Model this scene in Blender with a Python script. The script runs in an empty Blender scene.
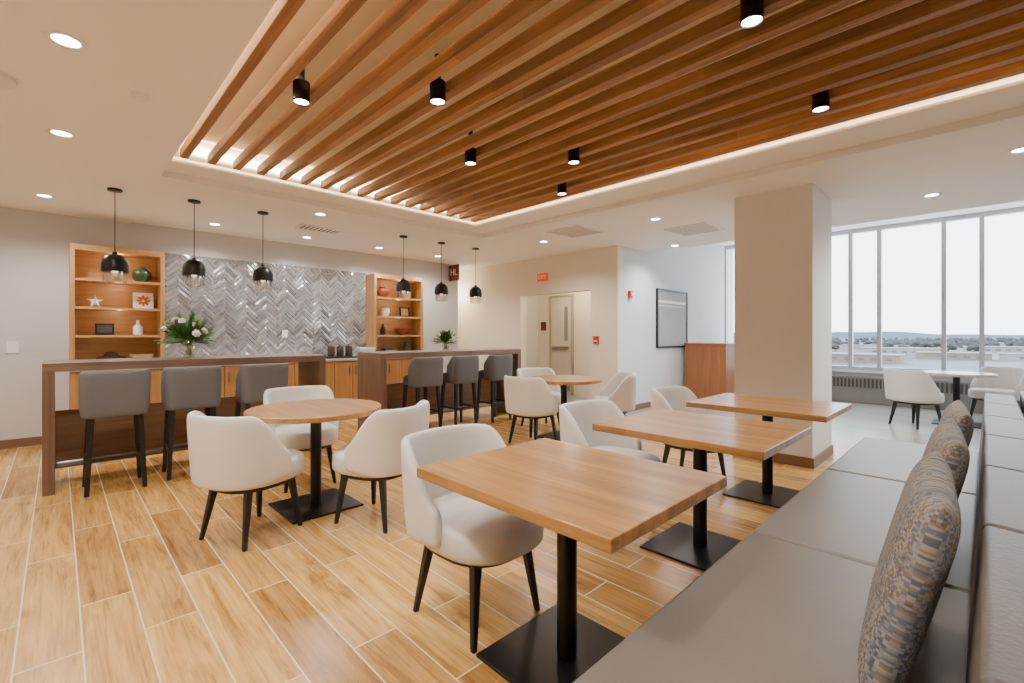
import bpy, bmesh, math, random
from mathutils import Vector, Matrix
random.seed(7)
R = math.radians
C = bpy.context.scene.collection

# ------------------------------------------------------------ materials
def newmat(name):
    m = bpy.data.materials.new(name); m.use_nodes = True
    nt = m.node_tree
    return m, nt, nt.nodes['Principled BSDF']
def rgb(r, g, b):
    f = lambda c: (c/255/12.92) if c/255 <= .04045 else ((c/255+.055)/1.055)**2.4
    return (f(r), f(g), f(b), 1)
def coords(nt, scale=(1, 1, 1), loc=(0, 0, 0), rot=(0, 0, 0), kind='Object'):
    tc = nt.nodes.new('ShaderNodeTexCoord'); mp = nt.nodes.new('ShaderNodeMapping')
    mp.inputs['Scale'].default_value = scale; mp.inputs['Location'].default_value = loc
    mp.inputs['Rotation'].default_value = rot
    nt.links.new(tc.outputs[kind], mp.inputs['Vector']); return mp.outputs['Vector']
def plain(name, col, rough=.6, metal=0, var=.06, scale=8, bump=0, coat=0, spec=.5):
    m, nt, b = newmat(name)
    v = coords(nt)
    n = nt.nodes.new('ShaderNodeTexNoise'); n.inputs['Scale'].default_value = scale; n.inputs['Detail'].default_value = 5
    nt.links.new(v, n.inputs['Vector'])
    mx = nt.nodes.new('ShaderNodeMix'); mx.data_type = 'RGBA'
    mx.inputs[6].default_value = tuple(c*(1-var) for c in col[:3])+(1,)
    mx.inputs[7].default_value = tuple(min(1, c*(1+var)) for c in col[:3])+(1,)
    nt.links.new(n.outputs['Fac'], mx.inputs[0]); nt.links.new(mx.outputs[2], b.inputs['Base Color'])
    b.inputs['Roughness'].default_value = rough; b.inputs['Metallic'].default_value = metal
    b.inputs['Coat Weight'].default_value = coat
    b.inputs['Specular IOR Level'].default_value = spec
    if bump:
        bp = nt.nodes.new('ShaderNodeBump'); bp.inputs['Strength'].default_value = bump; bp.inputs['Distance'].default_value = .004
        n2 = nt.nodes.new('ShaderNodeTexNoise'); n2.inputs['Scale'].default_value = 120
        nt.links.new(v, n2.inputs['Vector']); nt.links.new(n2.outputs['Fac'], bp.inputs['Height'])
        nt.links.new(bp.outputs['Normal'], b.inputs['Normal'])
    return m
def wood(name, dark, light, axis='X', rough=.4, stave=None, grain=1.0, coat=0, contrast=.5, tone=.72, randobj=False):
    """wood whose grain runs along axis; stave=(length,width) draws glued staves"""
    m, nt, b = newmat(name)
    s = {'X': (1.2, 22, 22), 'Y': (22, 1.2, 22), 'Z': (22, 22, 1.2)}[axis]
    s = tuple(c*grain for c in s)
    v = coords(nt, s)
    n = nt.nodes.new('ShaderNodeTexNoise'); n.inputs['Scale'].default_value = 1; n.inputs['Detail'].default_value = 8
    n.inputs['Roughness'].default_value = .65; n.inputs['Distortion'].default_value = .6
    if randobj:
        oi = nt.nodes.new('ShaderNodeObjectInfo'); n.noise_dimensions = '4D'
        ml = nt.nodes.new('ShaderNodeMath'); ml.operation = 'MULTIPLY'; ml.inputs[1].default_value = 50
        nt.links.new(oi.outputs['Random'], ml.inputs[0]); nt.links.new(ml.outputs[0], n.inputs['W'])
    nt.links.new(v, n.inputs['Vector'])
    cr = nt.nodes.new('ShaderNodeValToRGB')
    cr.color_ramp.elements[0].position = .5-contrast*.5; cr.color_ramp.elements[0].color = dark
    cr.color_ramp.elements[1].position = .5+contrast*.5; cr.color_ramp.elements[1].color = light
    nt.links.new(n.outputs['Fac'], cr.inputs['Fac'])
    out = cr.outputs['Color']
    if stave:
        rot = {'X': (0, 0, 0), 'Y': (0, 0, R(90)), 'Z': (0, R(90), 0)}[axis]
        v2 = coords(nt, (1, 1, 1), (0, .013, 0), rot)
        if randobj:
            cb_ = nt.nodes.new('ShaderNodeCombineXYZ'); nt.links.new(ml.outputs[0], cb_.inputs[0])
            m2 = nt.nodes.new('ShaderNodeMath'); m2.operation = 'MULTIPLY'; m2.inputs[1].default_value = 20
            rd = nt.nodes.new('ShaderNodeMath'); rd.operation = 'ROUND'; nt.links.new(ml.outputs[0], rd.inputs[0])
            nt.links.new(rd.outputs[0], m2.inputs[0]); nt.links.new(m2.outputs[0], cb_.inputs[1])
            va = nt.nodes.new('ShaderNodeVectorMath'); va.operation = 'ADD'
            nt.links.new(v2, va.inputs[0]); nt.links.new(cb_.outputs[0], va.inputs[1]); v2 = va.outputs[0]
        br = nt.nodes.new('ShaderNodeTexBrick')
        br.inputs['Scale'].default_value = 1; br.inputs['Brick Width'].default_value = stave[0]
        br.inputs['Row Height'].default_value = stave[1]; br.inputs['Mortar Size'].default_value = .0006
        br.inputs['Color1'].default_value = (tone, tone, tone, 1); br.inputs['Color2'].default_value = (1, 1, 1, 1)
        br.inputs['Mortar'].default_value = (.5, .45, .4, 1); br.offset = .37; br.offset_frequency = 3
        nt.links.new(v2, br.inputs['Vector'])
        mx = nt.nodes.new('ShaderNodeMix'); mx.data_type = 'RGBA'; mx.blend_type = 'MULTIPLY'; mx.inputs[0].default_value = .8
        nt.links.new(out, mx.inputs[6]); nt.links.new(br.outputs['Color'], mx.inputs[7]); out = mx.outputs[2]
    nt.links.new(out, b.inputs['Base Color'])
    b.inputs['Roughness'].default_value = rough; b.inputs['Coat Weight'].default_value = coat
    b.inputs['Coat Roughness'].default_value = .2
    return m
def emis(name, col, s):
    m, nt, b = newmat(name)
    b.inputs['Base Color'].default_value = col
    b.inputs['Emission Color'].default_value = col; b.inputs['Emission Strength'].default_value = s
    return m

def floor_mat(name, c1, c2, mortar, w=1.2, h=.2, rough=.35, gr=.9, gr2=.9):
    m, nt, b = newmat(name)
    v = coords(nt, (1, 1, 1), (0, 0, 0), (0, 0, R(90)))
    br = nt.nodes.new('ShaderNodeTexBrick'); br.offset = .36; br.offset_frequency = 2
    br.inputs['Scale'].default_value = 1; br.inputs['Brick Width'].default_value = w; br.inputs['Row Height'].default_value = h
    br.inputs['Mortar Size'].default_value = .0034; br.inputs['Mortar Smooth'].default_value = .1
    br.inputs['Color1'].default_value = (0, 0, 0, 1); br.inputs['Color2'].default_value = (1, 1, 1, 1); br.inputs['Mortar'].default_value = (.5, .5, .5, 1)
    nt.links.new(v, br.inputs['Vector'])
    pc = nt.nodes.new('ShaderNodeMix'); pc.data_type = 'RGBA'; pc.inputs[6].default_value = c2; pc.inputs[7].default_value = c1
    nt.links.new(br.outputs['Color'], pc.inputs[0])
    ml = nt.nodes.new('ShaderNodeMath'); ml.operation = 'MULTIPLY'; ml.inputs[1].default_value = 37
    nt.links.new(br.outputs['Color'], ml.inputs[0])
    def grain(sc, dist, rg, lo, mid, hi, p0, p1):
        v2 = coords(nt, sc); n = nt.nodes.new('ShaderNodeTexNoise'); n.inputs['Scale'].default_value = 1; n.inputs['Detail'].default_value = 10
        n.noise_dimensions = '4D'; n.inputs['Roughness'].default_value = rg; n.inputs['Distortion'].default_value = dist
        nt.links.new(ml.outputs[0], n.inputs['W']); nt.links.new(v2, n.inputs['Vector'])
        cr = nt.nodes.new('ShaderNodeValToRGB')
        cr.color_ramp.elements[0].position = p0; cr.color_ramp.elements[0].color = lo
        cr.color_ramp.elements[1].position = p1; cr.color_ramp.elements[1].color = hi
        e = cr.color_ramp.elements.new((p0+p1)/2-.01); e.color = mid
        nt.links.new(n.outputs['Fac'], cr.inputs['Fac']); return cr.outputs['Color']
    g1 = grain((8, .9, 1), 1.8, .68, (.46, .37, .27, 1), (.84, .79, .72, 1), (1.05, 1.05, 1.05, 1), .34, .62)
    g2 = grain((70, 2.6, 1), .5, .65, (.60, .55, .48, 1), (.92, .91, .89, 1), (1.06, 1.06, 1.06, 1), .35, .61)
    # knots
    vk = coords(nt, (3.2, 1.3, 1)); vo = nt.nodes.new('ShaderNodeTexVoronoi'); vo.inputs['Scale'].default_value = 1.1; nt.links.new(vk, vo.inputs['Vector'])
    ck = nt.nodes.new('ShaderNodeValToRGB'); ck.color_ramp.elements[0].position = .02; ck.color_ramp.elements[0].color = (.42, .32, .22, 1)
    ck.color_ramp.elements[1].position = .10; ck.color_ramp.elements[1].color = (1, 1, 1, 1); nt.links.new(vo.outputs['Distance'], ck.inputs['Fac'])
    def mul(a, b_, f):
        q = nt.nodes.new('ShaderNodeMix'); q.data_type = 'RGBA'; q.blend_type = 'MULTIPLY'; q.inputs[0].default_value = f
        nt.links.new(a, q.inputs[6]); nt.links.new(b_, q.inputs[7]); return q.outputs[2]
    o = mul(pc.outputs[2], g1, gr); o = mul(o, g2, gr2); o = mul(o, ck.outputs['Color'], .7*gr)
    mx2 = nt.nodes.new('ShaderNodeMix'); mx2.data_type = 'RGBA'
    nt.links.new(br.outputs['Fac'], mx2.inputs[0]); nt.links.new(o, mx2.inputs[6]); mx2.inputs[7].default_value = mortar
    nt.links.new(mx2.outputs[2], b.inputs['Base Color'])
    b.inputs['Roughness'].default_value = rough
    bp = nt.nodes.new('ShaderNodeBump'); bp.invert = True; bp.inputs['Strength'].default_value = .3; bp.inputs['Distance'].default_value = .003
    nt.links.new(br.outputs['Fac'], bp.inputs['Height']); nt.links.new(bp.outputs['Normal'], b.inputs['Normal'])
    return m

M = {}
M['floor'] = floor_mat('wood_look_tile', rgb(222, 178, 106), rgb(178, 134, 74), rgb(226, 208, 170), rough=.27, gr=.95)
M['floor2'] = floor_mat('tile_window_sheen', rgb(180, 174, 166), rgb(162, 156, 148), rgb(194, 190, 182), 1.2, .2, .28, .4, .4)  # pale window reflection on the tan tile, put into the plank colour
M['ceiling'] = plain('ceiling_paint', rgb(246, 245, 242), .9, var=.01)
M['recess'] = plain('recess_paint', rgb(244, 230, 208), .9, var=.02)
M['wall'] = plain('cool_grey_paint', rgb(208, 208, 209), .85, var=.015)
M['wall_warm'] = plain('warm_cream_paint', rgb(234, 225, 208), .85, var=.015)
M['wall_white'] = plain('white_paint', rgb(220, 222, 227), .85, var=.015)
M['column'] = plain('column_paint', rgb(234, 233, 231), .85, var=.015)
M['slat'] = wood('slat_wood', rgb(126, 88, 56), rgb(198, 148, 98), 'Y', .55, (1.1, .2), contrast=.4, tone=.56, randobj=True)
M['top'] = wood('table_top_wood', rgb(148, 100, 50), rgb(196, 146, 84), 'Y', .3, (.7, .07), coat=.15, tone=.70, contrast=.38)
M['bar'] = wood('bar_wood', rgb(84, 66, 56), rgb(138, 112, 94), 'X', .38)
M['barv'] = wood('bar_end_wood', rgb(82, 63, 53), rgb(130, 102, 84), 'Z', .38)
M['barp'] = wood('bar_shade_panel_wood', rgb(120, 88, 62), rgb(162, 124, 90), 'X', .42)
M['cab'] = wood('cabinet_wood', rgb(156, 112, 66), rgb(198, 152, 98), 'Z', .4)
M['cabin'] = wood('shelf_wood', rgb(178, 130, 78), rgb(212, 166, 110), 'X', .4)
M['cabred'] = wood('cherry_wood', rgb(132, 80, 46), rgb(168, 108, 66), 'Z', .4)
M['base'] = plain('brown_baseboard', rgb(126, 96, 72), .5)
M['black'] = plain('black_metal', rgb(26, 25, 26), .35, .4, var=.1)
M['blackw'] = plain('black_stained_wood', rgb(24, 23, 26), .4, var=.15)
M['chair'] = plain('cream_leather', rgb(224, 220, 212), .5, var=.02, bump=.06)
M['stool'] = plain('charcoal_fabric', rgb(98, 99, 102), .75, var=.06, bump=.15, scale=40)
M['bench'] = plain('taupe_leather', rgb(116, 110, 104), .42, var=.06, bump=.2, scale=5)
M['bback'] = plain('grey_taupe_leather', rgb(96, 92, 89), .45, var=.06, bump=.2, scale=5)
M['benchd'] = plain('dark_taupe_leather', rgb(74, 71, 69), .42, var=.04, bump=.08)
M['plinth'] = plain('dark_plinth', rgb(52, 42, 38), .5)
M['white'] = plain('white_enamel', rgb(240, 239, 236), .4, var=.01)
M['stone'] = plain('pale_quartz', rgb(190, 184, 176), .25, var=.04, scale=40)
M['grout'] = plain('grey_grout', rgb(176, 177, 178), .8)
M['alu'] = plain('aluminium', rgb(196, 200, 206), .4, .2, var=.02)
M['grille'] = plain('grey_grille', rgb(140, 140, 138), .4, .4)
M['slot'] = plain('dark_slot', rgb(84, 82, 80), .7)
M['led'] = emis('led', (1, .72, .40, 1), 4)
M['lamp'] = emis('lamp_face', (1, .95, .86, 1), 20)
M['bulb'] = emis('bulb', (1, .84, .58, 1), 3)
M['red'] = plain('signal_red', rgb(200, 52, 34), .4)
M['exit'] = emis('exit_red', (.70, .06, .025, 1), .5)
M['steel'] = plain('steel', rgb(150, 150, 150), .3, .9)
M['door'] = plain('door_paint', rgb(212, 204, 188), .5, var=.02)
M['jamb'] = plain('door_frame_paint', rgb(176, 160, 138), .5, var=.02)
M['dglass'] = plain('door_lite', rgb(130, 130, 128), .3, var=.1)
M['signbrown'] = plain('sign_brown', rgb(104, 50, 40), .5)
M['leaf'] = plain('leaf_green', rgb(80, 116, 58), .55, var=.3, scale=20)
M['pink'] = plain('pink_petal', rgb(222, 156, 140), .6, var=.15, scale=30)
M['cream'] = plain('cream_petal', rgb(240, 234, 222), .6, var=.05)
M['darkgreen'] = plain('green_glaze', rgb(52, 84, 54), .35, var=.35, scale=30)
M['redclay'] = plain('red_clay', rgb(140, 62, 40), .5, var=.1)
M['darkwood'] = plain('dark_driftwood', rgb(62, 44, 34), .6, var=.2)
M['beige'] = plain('beige_ceramic', rgb(198, 178, 150), .5)
M['orange'] = plain('coral_orange', rgb(206, 112, 60), .6)
M['photo'] = plain('dark_print', rgb(78, 80, 92), .4, var=.5, scale=25)
M['paint'] = plain('abstract_painting', rgb(158, 158, 156), .7, var=.12, scale=3)

def glassmat(name, tint=(1, 1, 1, 1), gl=.08):
    m = bpy.data.materials.new(name); m.use_nodes = True; nt = m.node_tree; nt.nodes.clear()
    o = nt.nodes.new('ShaderNodeOutputMaterial'); t = nt.nodes.new('ShaderNodeBsdfTransparent'); g = nt.nodes.new('ShaderNodeBsdfGlossy')
    g.inputs['Roughness'].default_value = .03; t.inputs['Color'].default_value = tint
    mx = nt.nodes.new('ShaderNodeMixShader'); mx.inputs[0].default_value = gl
    nt.links.new(t.outputs[0], mx.inputs[1]); nt.links.new(g.outputs[0], mx.inputs[2]); nt.links.new(mx.outputs[0], o.inputs[0])
    return m
M['glass'] = glassmat('window_glass', gl=.04)
M['vglass'] = glassmat('clear_glass', (.93, .92, .9, 1), .15)

# tile
m, nt, b = newmat('silver_tile')
at = nt.nodes.new('ShaderNodeVertexColor'); at.layer_name = 'tone'
nz = nt.nodes.new('ShaderNodeTexNoise'); nz.inputs['Scale'].default_value = 11; nz.inputs['Detail'].default_value = 4
nt.links.new(coords(nt), nz.inputs['Vector'])
crz = nt.nodes.new('ShaderNodeValToRGB'); crz.color_ramp.elements[0].position = .34; crz.color_ramp.elements[0].color = (.56, .57, .60, 1); crz.color_ramp.elements[1].position = .64
nt.links.new(nz.outputs['Fac'], crz.inputs['Fac'])
mx = nt.nodes.new('ShaderNodeMix'); mx.data_type = 'RGBA'; mx.blend_type = 'MULTIPLY'; mx.inputs[0].default_value = .8
nt.links.new(at.outputs['Color'], mx.inputs[6]); nt.links.new(crz.outputs['Color'], mx.inputs[7])
nt.links.new(mx.outputs[2], b.inputs['Base Color'])
b.inputs['Metallic'].default_value = .6; b.inputs['Roughness'].default_value = .12; b.inputs['Coat Weight'].default_value = .8
bz = nt.nodes.new('ShaderNodeBump'); bz.inputs['Strength'].default_value = .6; bz.inputs['Distance'].default_value = .018
nt.links.new(nz.outputs['Fac'], bz.inputs['Height']); nt.links.new(bz.outputs['Normal'], b.inputs['Normal'])
M['tile'] = m
# woven pillow: short dashes in narrow vertical columns
m, nt, b = newmat('woven_stripe_fabric')
v = coords(nt, (1, 0, 1))
sn = nt.nodes.new('ShaderNodeVectorMath'); sn.operation = 'SNAP'; sn.inputs[1].default_value = (.0048, 1, .0062)
nt.links.new(v, sn.inputs[0])
wn = nt.nodes.new('ShaderNodeTexWhiteNoise'); wn.noise_dimensions = '3D'; nt.links.new(sn.outputs[0], wn.inputs['Vector'])
sn2 = nt.nodes.new('ShaderNodeVectorMath'); sn2.operation = 'SNAP'; sn2.inputs[1].default_value = (.0144, 1, 5)
nt.links.new(v, sn2.inputs[0])
wn2 = nt.nodes.new('ShaderNodeTexWhiteNoise'); wn2.noise_dimensions = '3D'; nt.links.new(sn2.outputs[0], wn2.inputs['Vector'])
s1 = nt.nodes.new('ShaderNodeMath'); s1.operation = 'MULTIPLY'; s1.inputs[1].default_value = .55; nt.links.new(wn2.outputs['Value'], s1.inputs[0])
a1 = nt.nodes.new('ShaderNodeMath'); a1.operation = 'MULTIPLY_ADD'; a1.inputs[1].default_value = .45
nt.links.new(wn.outputs['Value'], a1.inputs[0]); nt.links.new(s1.outputs[0], a1.inputs[2])
cr = nt.nodes.new('ShaderNodeValToRGB'); cr.color_ramp.interpolation = 'CONSTANT'
els = cr.color_ramp.elements
els[0].position = 0; els[0].color = rgb(84, 88, 98); els[1].position = .2; els[1].color = rgb(132, 129, 126)
for p, c in ((.36, rgb(100, 106, 118)), (.48, rgb(148, 143, 136)), (.62, rgb(134, 112, 88)), (.70, rgb(92, 94, 98)), (.80, rgb(152, 147, 140))):
    e = els.new(p); e.color = c
nt.links.new(a1.outputs[0], cr.inputs['Fac']); nt.links.new(cr.outputs['Color'], b.inputs['Base Color'])
b.inputs['Roughness'].default_value = .9
bp = nt.nodes.new('ShaderNodeBump'); bp.inputs['Strength'].default_value = .3; bp.inputs['Distance'].default_value = .002
nt.links.new(wn.outputs['Value'], bp.inputs['Height']); nt.links.new(bp.outputs['Normal'], b.inputs['Normal'])
M['woven'] = m

# ------------------------------------------------------------ mesh helpers
def finish(ob, parent=None, mat=None, smooth=False):
    C.objects.link(ob)
    if mat is not None:
        ob.data.materials.clear(); ob.data.materials.append(mat)
    if smooth:
        for p in ob.data.polygons: p.use_smooth = True
    if parent is not None: ob.parent = parent
    return ob
def bm_obj(name, bm, mat, parent=None, loc=(0, 0, 0), smooth=False):
    bmesh.ops.recalc_face_normals(bm, faces=bm.faces)
    me = bpy.data.meshes.new(name); bm.to_mesh(me); bm.free()
    ob = bpy.data.objects.new(name, me); ob.location = loc
    return finish(ob, parent, mat, smooth)
def add_box(bm, a, b):
    r = bmesh.ops.create_cube(bm, size=1)
    for v in r['verts']:
        v.co = Vector(((a[0]+b[0])/2+v.co.x*(b[0]-a[0]), (a[1]+b[1])/2+v.co.y*(b[1]-a[1]), (a[2]+b[2])/2+v.co.z*(b[2]-a[2])))
    return r['verts']
def box(name, a, b, mat, parent=None, bevel=0, seg=2, smooth=False):
    bm = bmesh.new()
    c = Vector([(a[i]+b[i])/2 for i in range(3)]); h = Vector([abs(b[i]-a[i])/2 for i in range(3)])
    add_box(bm, -h, h)
    if bevel: bmesh.ops.bevel(bm, geom=bm.edges[:], offset=bevel, segments=seg, affect='EDGES', profile=.5)
    ob = bm_obj(name, bm, mat, parent, c, smooth)
    if smooth:
        w = ob.modifiers.new('wn', 'WEIGHTED_NORMAL'); w.keep_sharp = False
    return ob
def boxes(name, lst, mat, parent=None, loc=(0, 0, 0)):
    bm = bmesh.new()
    for a, b in lst: add_box(bm, a, b)
    return bm_obj(name, bm, mat, parent, loc)
def empty(name, loc=(0, 0, 0), rz=0):
    e = bpy.data.objects.new(name, None); e.empty_display_size = .1; e.location = loc; e.rotation_euler = (0, 0, rz)
    C.objects.link(e); return e
def tag(ob, label, cat, group=None):
    ob['label'] = label; ob['category'] = cat
    if group: ob['group'] = group
    return ob
def struct(ob): ob['kind'] = 'structure'; return ob
def lathe(name, prof, mat, parent=None, loc=(0, 0, 0), seg=32, smooth=True, squash=1):
    bm = bmesh.new(); rings = []
    for r, z in prof:
        if r < 1e-5: rings.append([bm.verts.new((0, 0, z))])
        else: rings.append([bm.verts.new((r*math.cos(2*math.pi*i/seg), r*squash*math.sin(2*math.pi*i/seg), z)) for i in range(seg)])
    for A, B in zip(rings, rings[1:]):
        if len(A) == 1 and len(B) == 1: continue
        for i in range(seg):
            j = (i+1) % seg
            if len(A) == 1: bm.faces.new((A[0], B[i], B[j]))
            elif len(B) == 1: bm.faces.new((A[i], A[j], B[0]))
            else: bm.faces.new((A[i], A[j], B[j], B[i]))
    ob = bm_obj(name, bm, mat, parent, loc, smooth)
    if smooth:
        try: ob.data.set_sharp_from_angle(angle=R(40))
        except Exception: pass
    return ob
def leg(name, t, bt, wt, wb, mat, parent):
    bm = bmesh.new(); vs = []
    for (x, y, z), w in ((bt, wb), (t, wt)):
        vs.append([bm.verts.new((x+sx*w/2, y+sy*w/2, z)) for sx, sy in ((-1, -1), (1, -1), (1, 1), (-1, 1))])
    bm.faces.new(vs[0][::-1]); bm.faces.new(vs[1])
    for i in range(4):
        j = (i+1) % 4; bm.faces.new((vs[0][i], vs[0][j], vs[1][j], vs[1][i]))
    bmesh.ops.bevel(bm, geom=bm.edges[:], offset=.004, segments=2, affect='EDGES')
    return bm_obj(name, bm, mat, parent)
def se(th, n): return (abs(math.cos(th))**n+abs(math.sin(th))**n)**(-1/n)
def pad(name, prof, ax, ay, n, mat, parent, loc=(0, 0, 0), seg=40):
    """cushion: superellipse rings, prof list of (scale,z)"""
    bm = bmesh.new(); rings = []
    for s, z in prof:
        rings.append([bm.verts.new((ax*s*se(t, n)*math.cos(t), ay*s*se(t, n)*math.sin(t), z)) for t in [2*math.pi*i/seg for i in range(seg)]])
    for A, B in zip(rings, rings[1:]):
        for i in range(seg):
            j = (i+1) % seg; bm.faces.new((A[i], A[j], B[j], B[i]))
    bm.faces.new(rings[0][::-1]); bm.faces.new(rings[-1])
    return bm_obj(name, bm, mat, parent, loc, True)
def shell(name, Ri, th, amax, ztop, zbot, flare, n, mat, parent, ay=1.0, na=36):
    """wrap-around backrest; opens toward +X"""
    bm = bmesh.new(); secs = []
    for k in range(na+1):
        a = -amax+2*amax*k/na
        ang = math.pi+a; zt = ztop(abs(a)); zb = zbot(abs(a)); h = zt-zb
        def P(off, f):
            z = zb+h*f; r = (Ri+flare*(z-zb)+off)*se(ang, n)
            return bm.verts.new((r*math.cos(ang), r*ay*math.sin(ang), z))
        e = min(.25, .022/h)
        sec = [P(th*.5, 0), P(th*.9, e*.4), P(th, e*1.5), P(th, .35), P(th, .7), P(th*.98, 1-e*1.4), P(th*.8, 1-e*.3), P(th*.5, 1),
               P(th*.2, 1-e*.3), P(.02*th, 1-e*1.4), P(0, .7), P(0, .35), P(0, e*1.5), P(th*.1, e*.4)]
        secs.append(sec)
    m_ = len(secs[0])
    for A, B in zip(secs, secs[1:]):
        for i in range(m_):
            j = (i+1) % m_; bm.faces.new((A[i], A[j], B[j], B[i]))
    bm.faces.new(secs[0]); bm.faces.new(secs[-1][::-1])
    ob = bm_obj(name, bm, mat, parent, (0, 0, 0), True)
    s = ob.modifiers.new('sub', 'SUBSURF'); s.levels = 1; s.render_levels = 1
    return ob
def copy_thing(root, loc, rz=0):
    def rec(o, par):
        c = o.copy(); C.objects.link(c)
        if par is not None:
            c.parent = par; c.matrix_parent_inverse = o.matrix_parent_inverse.copy()
        for ch in o.children: rec(ch, c)
        return c
    r = rec(root, None); r.location = loc; r.rotation_euler = (0, 0, rz); return r
def text(name, body, size, mat, parent, loc, rot):
    cu = bpy.data.curves.new('t', 'FONT'); cu.body = body; cu.size = size; cu.extrude = .002; cu.align_x = 'CENTER'; cu.align_y = 'CENTER'
    t = bpy.data.objects.new('t', cu); C.objects.link(t)
    dg = bpy.context.evaluated_depsgraph_get(); me = bpy.data.meshes.new_from_object(t.evaluated_get(dg))
    bpy.data.objects.remove(t)
    ob = bpy.data.objects.new(name, me); ob.location = loc; ob.rotation_euler = rot
    return finish(ob, parent, mat)

CZ = 2.78; LZ = 2.76; TZ = 2.84   # main ceiling, left soffit, tier round the slats
RX, RY = 4.22, 5.04               # recess edges
OX, OY = 4.65, 5.38               # tier edges
WR = 4.24                         # long white wall
# ------------------------------------------------------------ shell of the room
struct(box('floor', (-2.2, -4.7, -.1), (6.35, 9.9, 0), M['floor']))
struct(box('floor', (6.35, -4.7, -.1), (11.6, 9.9, 0), M['floor2']))
struct(boxes('ceiling', [
    ((-2.2, -4.7, LZ), (.68, 9.9, 3.6)),
    ((.68, RY, TZ), (OX, OY, 3.6)),
    ((RX, -2.6, TZ), (OX, RY, 3.6)),
    ((.68, -4.7, CZ), (OX, -2.6, 3.6)),
    ((.68, OY, CZ), (OX, 9.9, 3.6)),
    ((OX, -4.7, CZ), (7.6, 9.9, 3.6)),
    ((7.6, -4.7, 3.36), (11.6, 9.9, 3.6))], M['ceiling']))
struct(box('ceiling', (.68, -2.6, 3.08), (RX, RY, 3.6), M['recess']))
WY = 7.85
struct(box('wall_back', (-2.2, WY, 0), (6.08, WY+.15, CZ), M['wall']))
struct(box('wall_left', (-2.2, -4.7, 0), (-2.05, WY, CZ), M['wall_warm']))
struct(box('wall_front', (-2.2, -4.7, 0), (11.6, -4.55, 3.4), M['wall_warm']))
WX = 6.59
struct(boxes('wall_corridor', [((WX, WR, 0), (WX+.15, 4.79, CZ)), ((WX, 4.79, 2.08), (WX+.15, 6.49, CZ)), ((WX, 6.49, 0), (WX+.15, 9.7, CZ))], M['wall_warm']))
struct(box('wall_hall_end', (5.9, 9.7, 0), (6.9, 9.85, CZ), M['wall_warm']))
struct(box('wall_hall_side', (5.93, WY+.15, 0), (6.08, 9.7, CZ), M['wall_warm']))
struct(box('wall_right', (WX+.15, WR, 0), (11.6, WR+.15, 3.4), M['wall_white']))
# alcove
struct(box('wall_alcove_back', (8.0, WR+.15, 0), (8.15, 7.6, 2.6), M['wall_warm']))
struct(box('wall_alcove_side', (WX+.15, 7.3, 0), (8.0, 7.45, 2.6), M['wall_warm']))
struct(box('ceiling', (WX+.15, WR+.15, 2.4), (8.0, 7.3, 2.6), M['ceiling']))
struct(boxes('wall_column', [((5.25, 1.18, 0), (6.05, 1.91, CZ))], M['column']))
bb = .10
struct(boxes('baseboard_column', [((5.235, 1.165, 0), (6.065, 1.925, bb))], M['base']))
struct(box('baseboard_back', (-2.05, WY-.015, 0), (.08, WY, bb), M['base']))
struct(box('baseboard_back', (5.1, WY-.015, 0), (6.08, WY, bb), M['base']))
struct(boxes('baseboard_corridor', [((WX-.015, WR-.015, 0), (WX, 4.79, bb)), ((WX-.015, 6.49, 0), (WX, 9.7, bb))], M['base']))
struct(box('baseboard_right', (WX, WR-.015, 0), (11.0, WR, bb), M['base']))
# door in alcove
d = struct(box('door_1', (7.96, 6.30, .01), (8.0, 6.86, 2.13), M['door']))
struct(boxes('trim_1', [((7.95, 6.25, 0), (8.0, 6.30, 2.18)), ((7.95, 6.86, 0), (8.0, 6.91, 2.18)), ((7.95, 6.30, 2.13), (8.0, 6.86, 2.18))], M['jamb']))
box('door_window', (-.03, -.19, .1), (-.018, -.10, .85), M['dglass'], d)
box('kick_plate', (-.03, -.25, -1.0), (-.02, .25, -.75), M['steel'], d)
box('push_bar', (-.07, -.23, -.1), (-.02, .23, -.02), M['steel'], d, .01)
# window wall
XW = 11.05
struct(box('wall_window', (XW, -4.7, 0), (XW+.2, 4.39, .62), M['wall_white']))
ys = [y_*XW/11.3 for y_ in (4.33, 3.27, 2.81, 1.90, 1.44, .53, .045, -.87, -1.33, -2.24, -2.70, -3.61, -4.5)]
for i in range(len(ys)-1):
    y1, y0 = ys[i], ys[i+1]; w = .035 if i % 2 else .03
    cy = (y0+y1)/2; hw = (y1-y0)/2; z0, z1 = .62, 3.36
    f = boxes('window_%d' % (i+1), [((-.06, -hw, 0), (.06, -hw+w, z1-z0)), ((-.06, hw-w, 0), (.06, hw, z1-z0)),
        ((-.06, -hw+w, 0), (.06, hw-w, .07)), ((-.06, -hw+w, z1-z0-.07), (.06, hw-w, z1-z0))], M['alu'], None, (XW+.08, cy, z0))
    struct(f)
    box('glass', (-.004, -hw+w, .07), (.004, hw-w, z1-z0-.07), M['glass'], f)
struct(box('trim_2', (XW-.08, -4.4, .58), (XW+.02, 4.18, .62), M['white']))
# perimeter heater
ht = empty('heater', (XW-.06, 0, 0)); tag(ht, 'long grey louvred perimeter heater below the windows', 'heater')
box('heater_body', (-.07, -4.4, 0), (.05, 4.1, .50), M['grille'], ht, .01)
boxes('heater_louvres', [((-.085, -4.35+.06*k, .30), (-.07, -4.35+.06*k+.03, .47)) for k in range(140)], M['slot'], ht)

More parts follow.
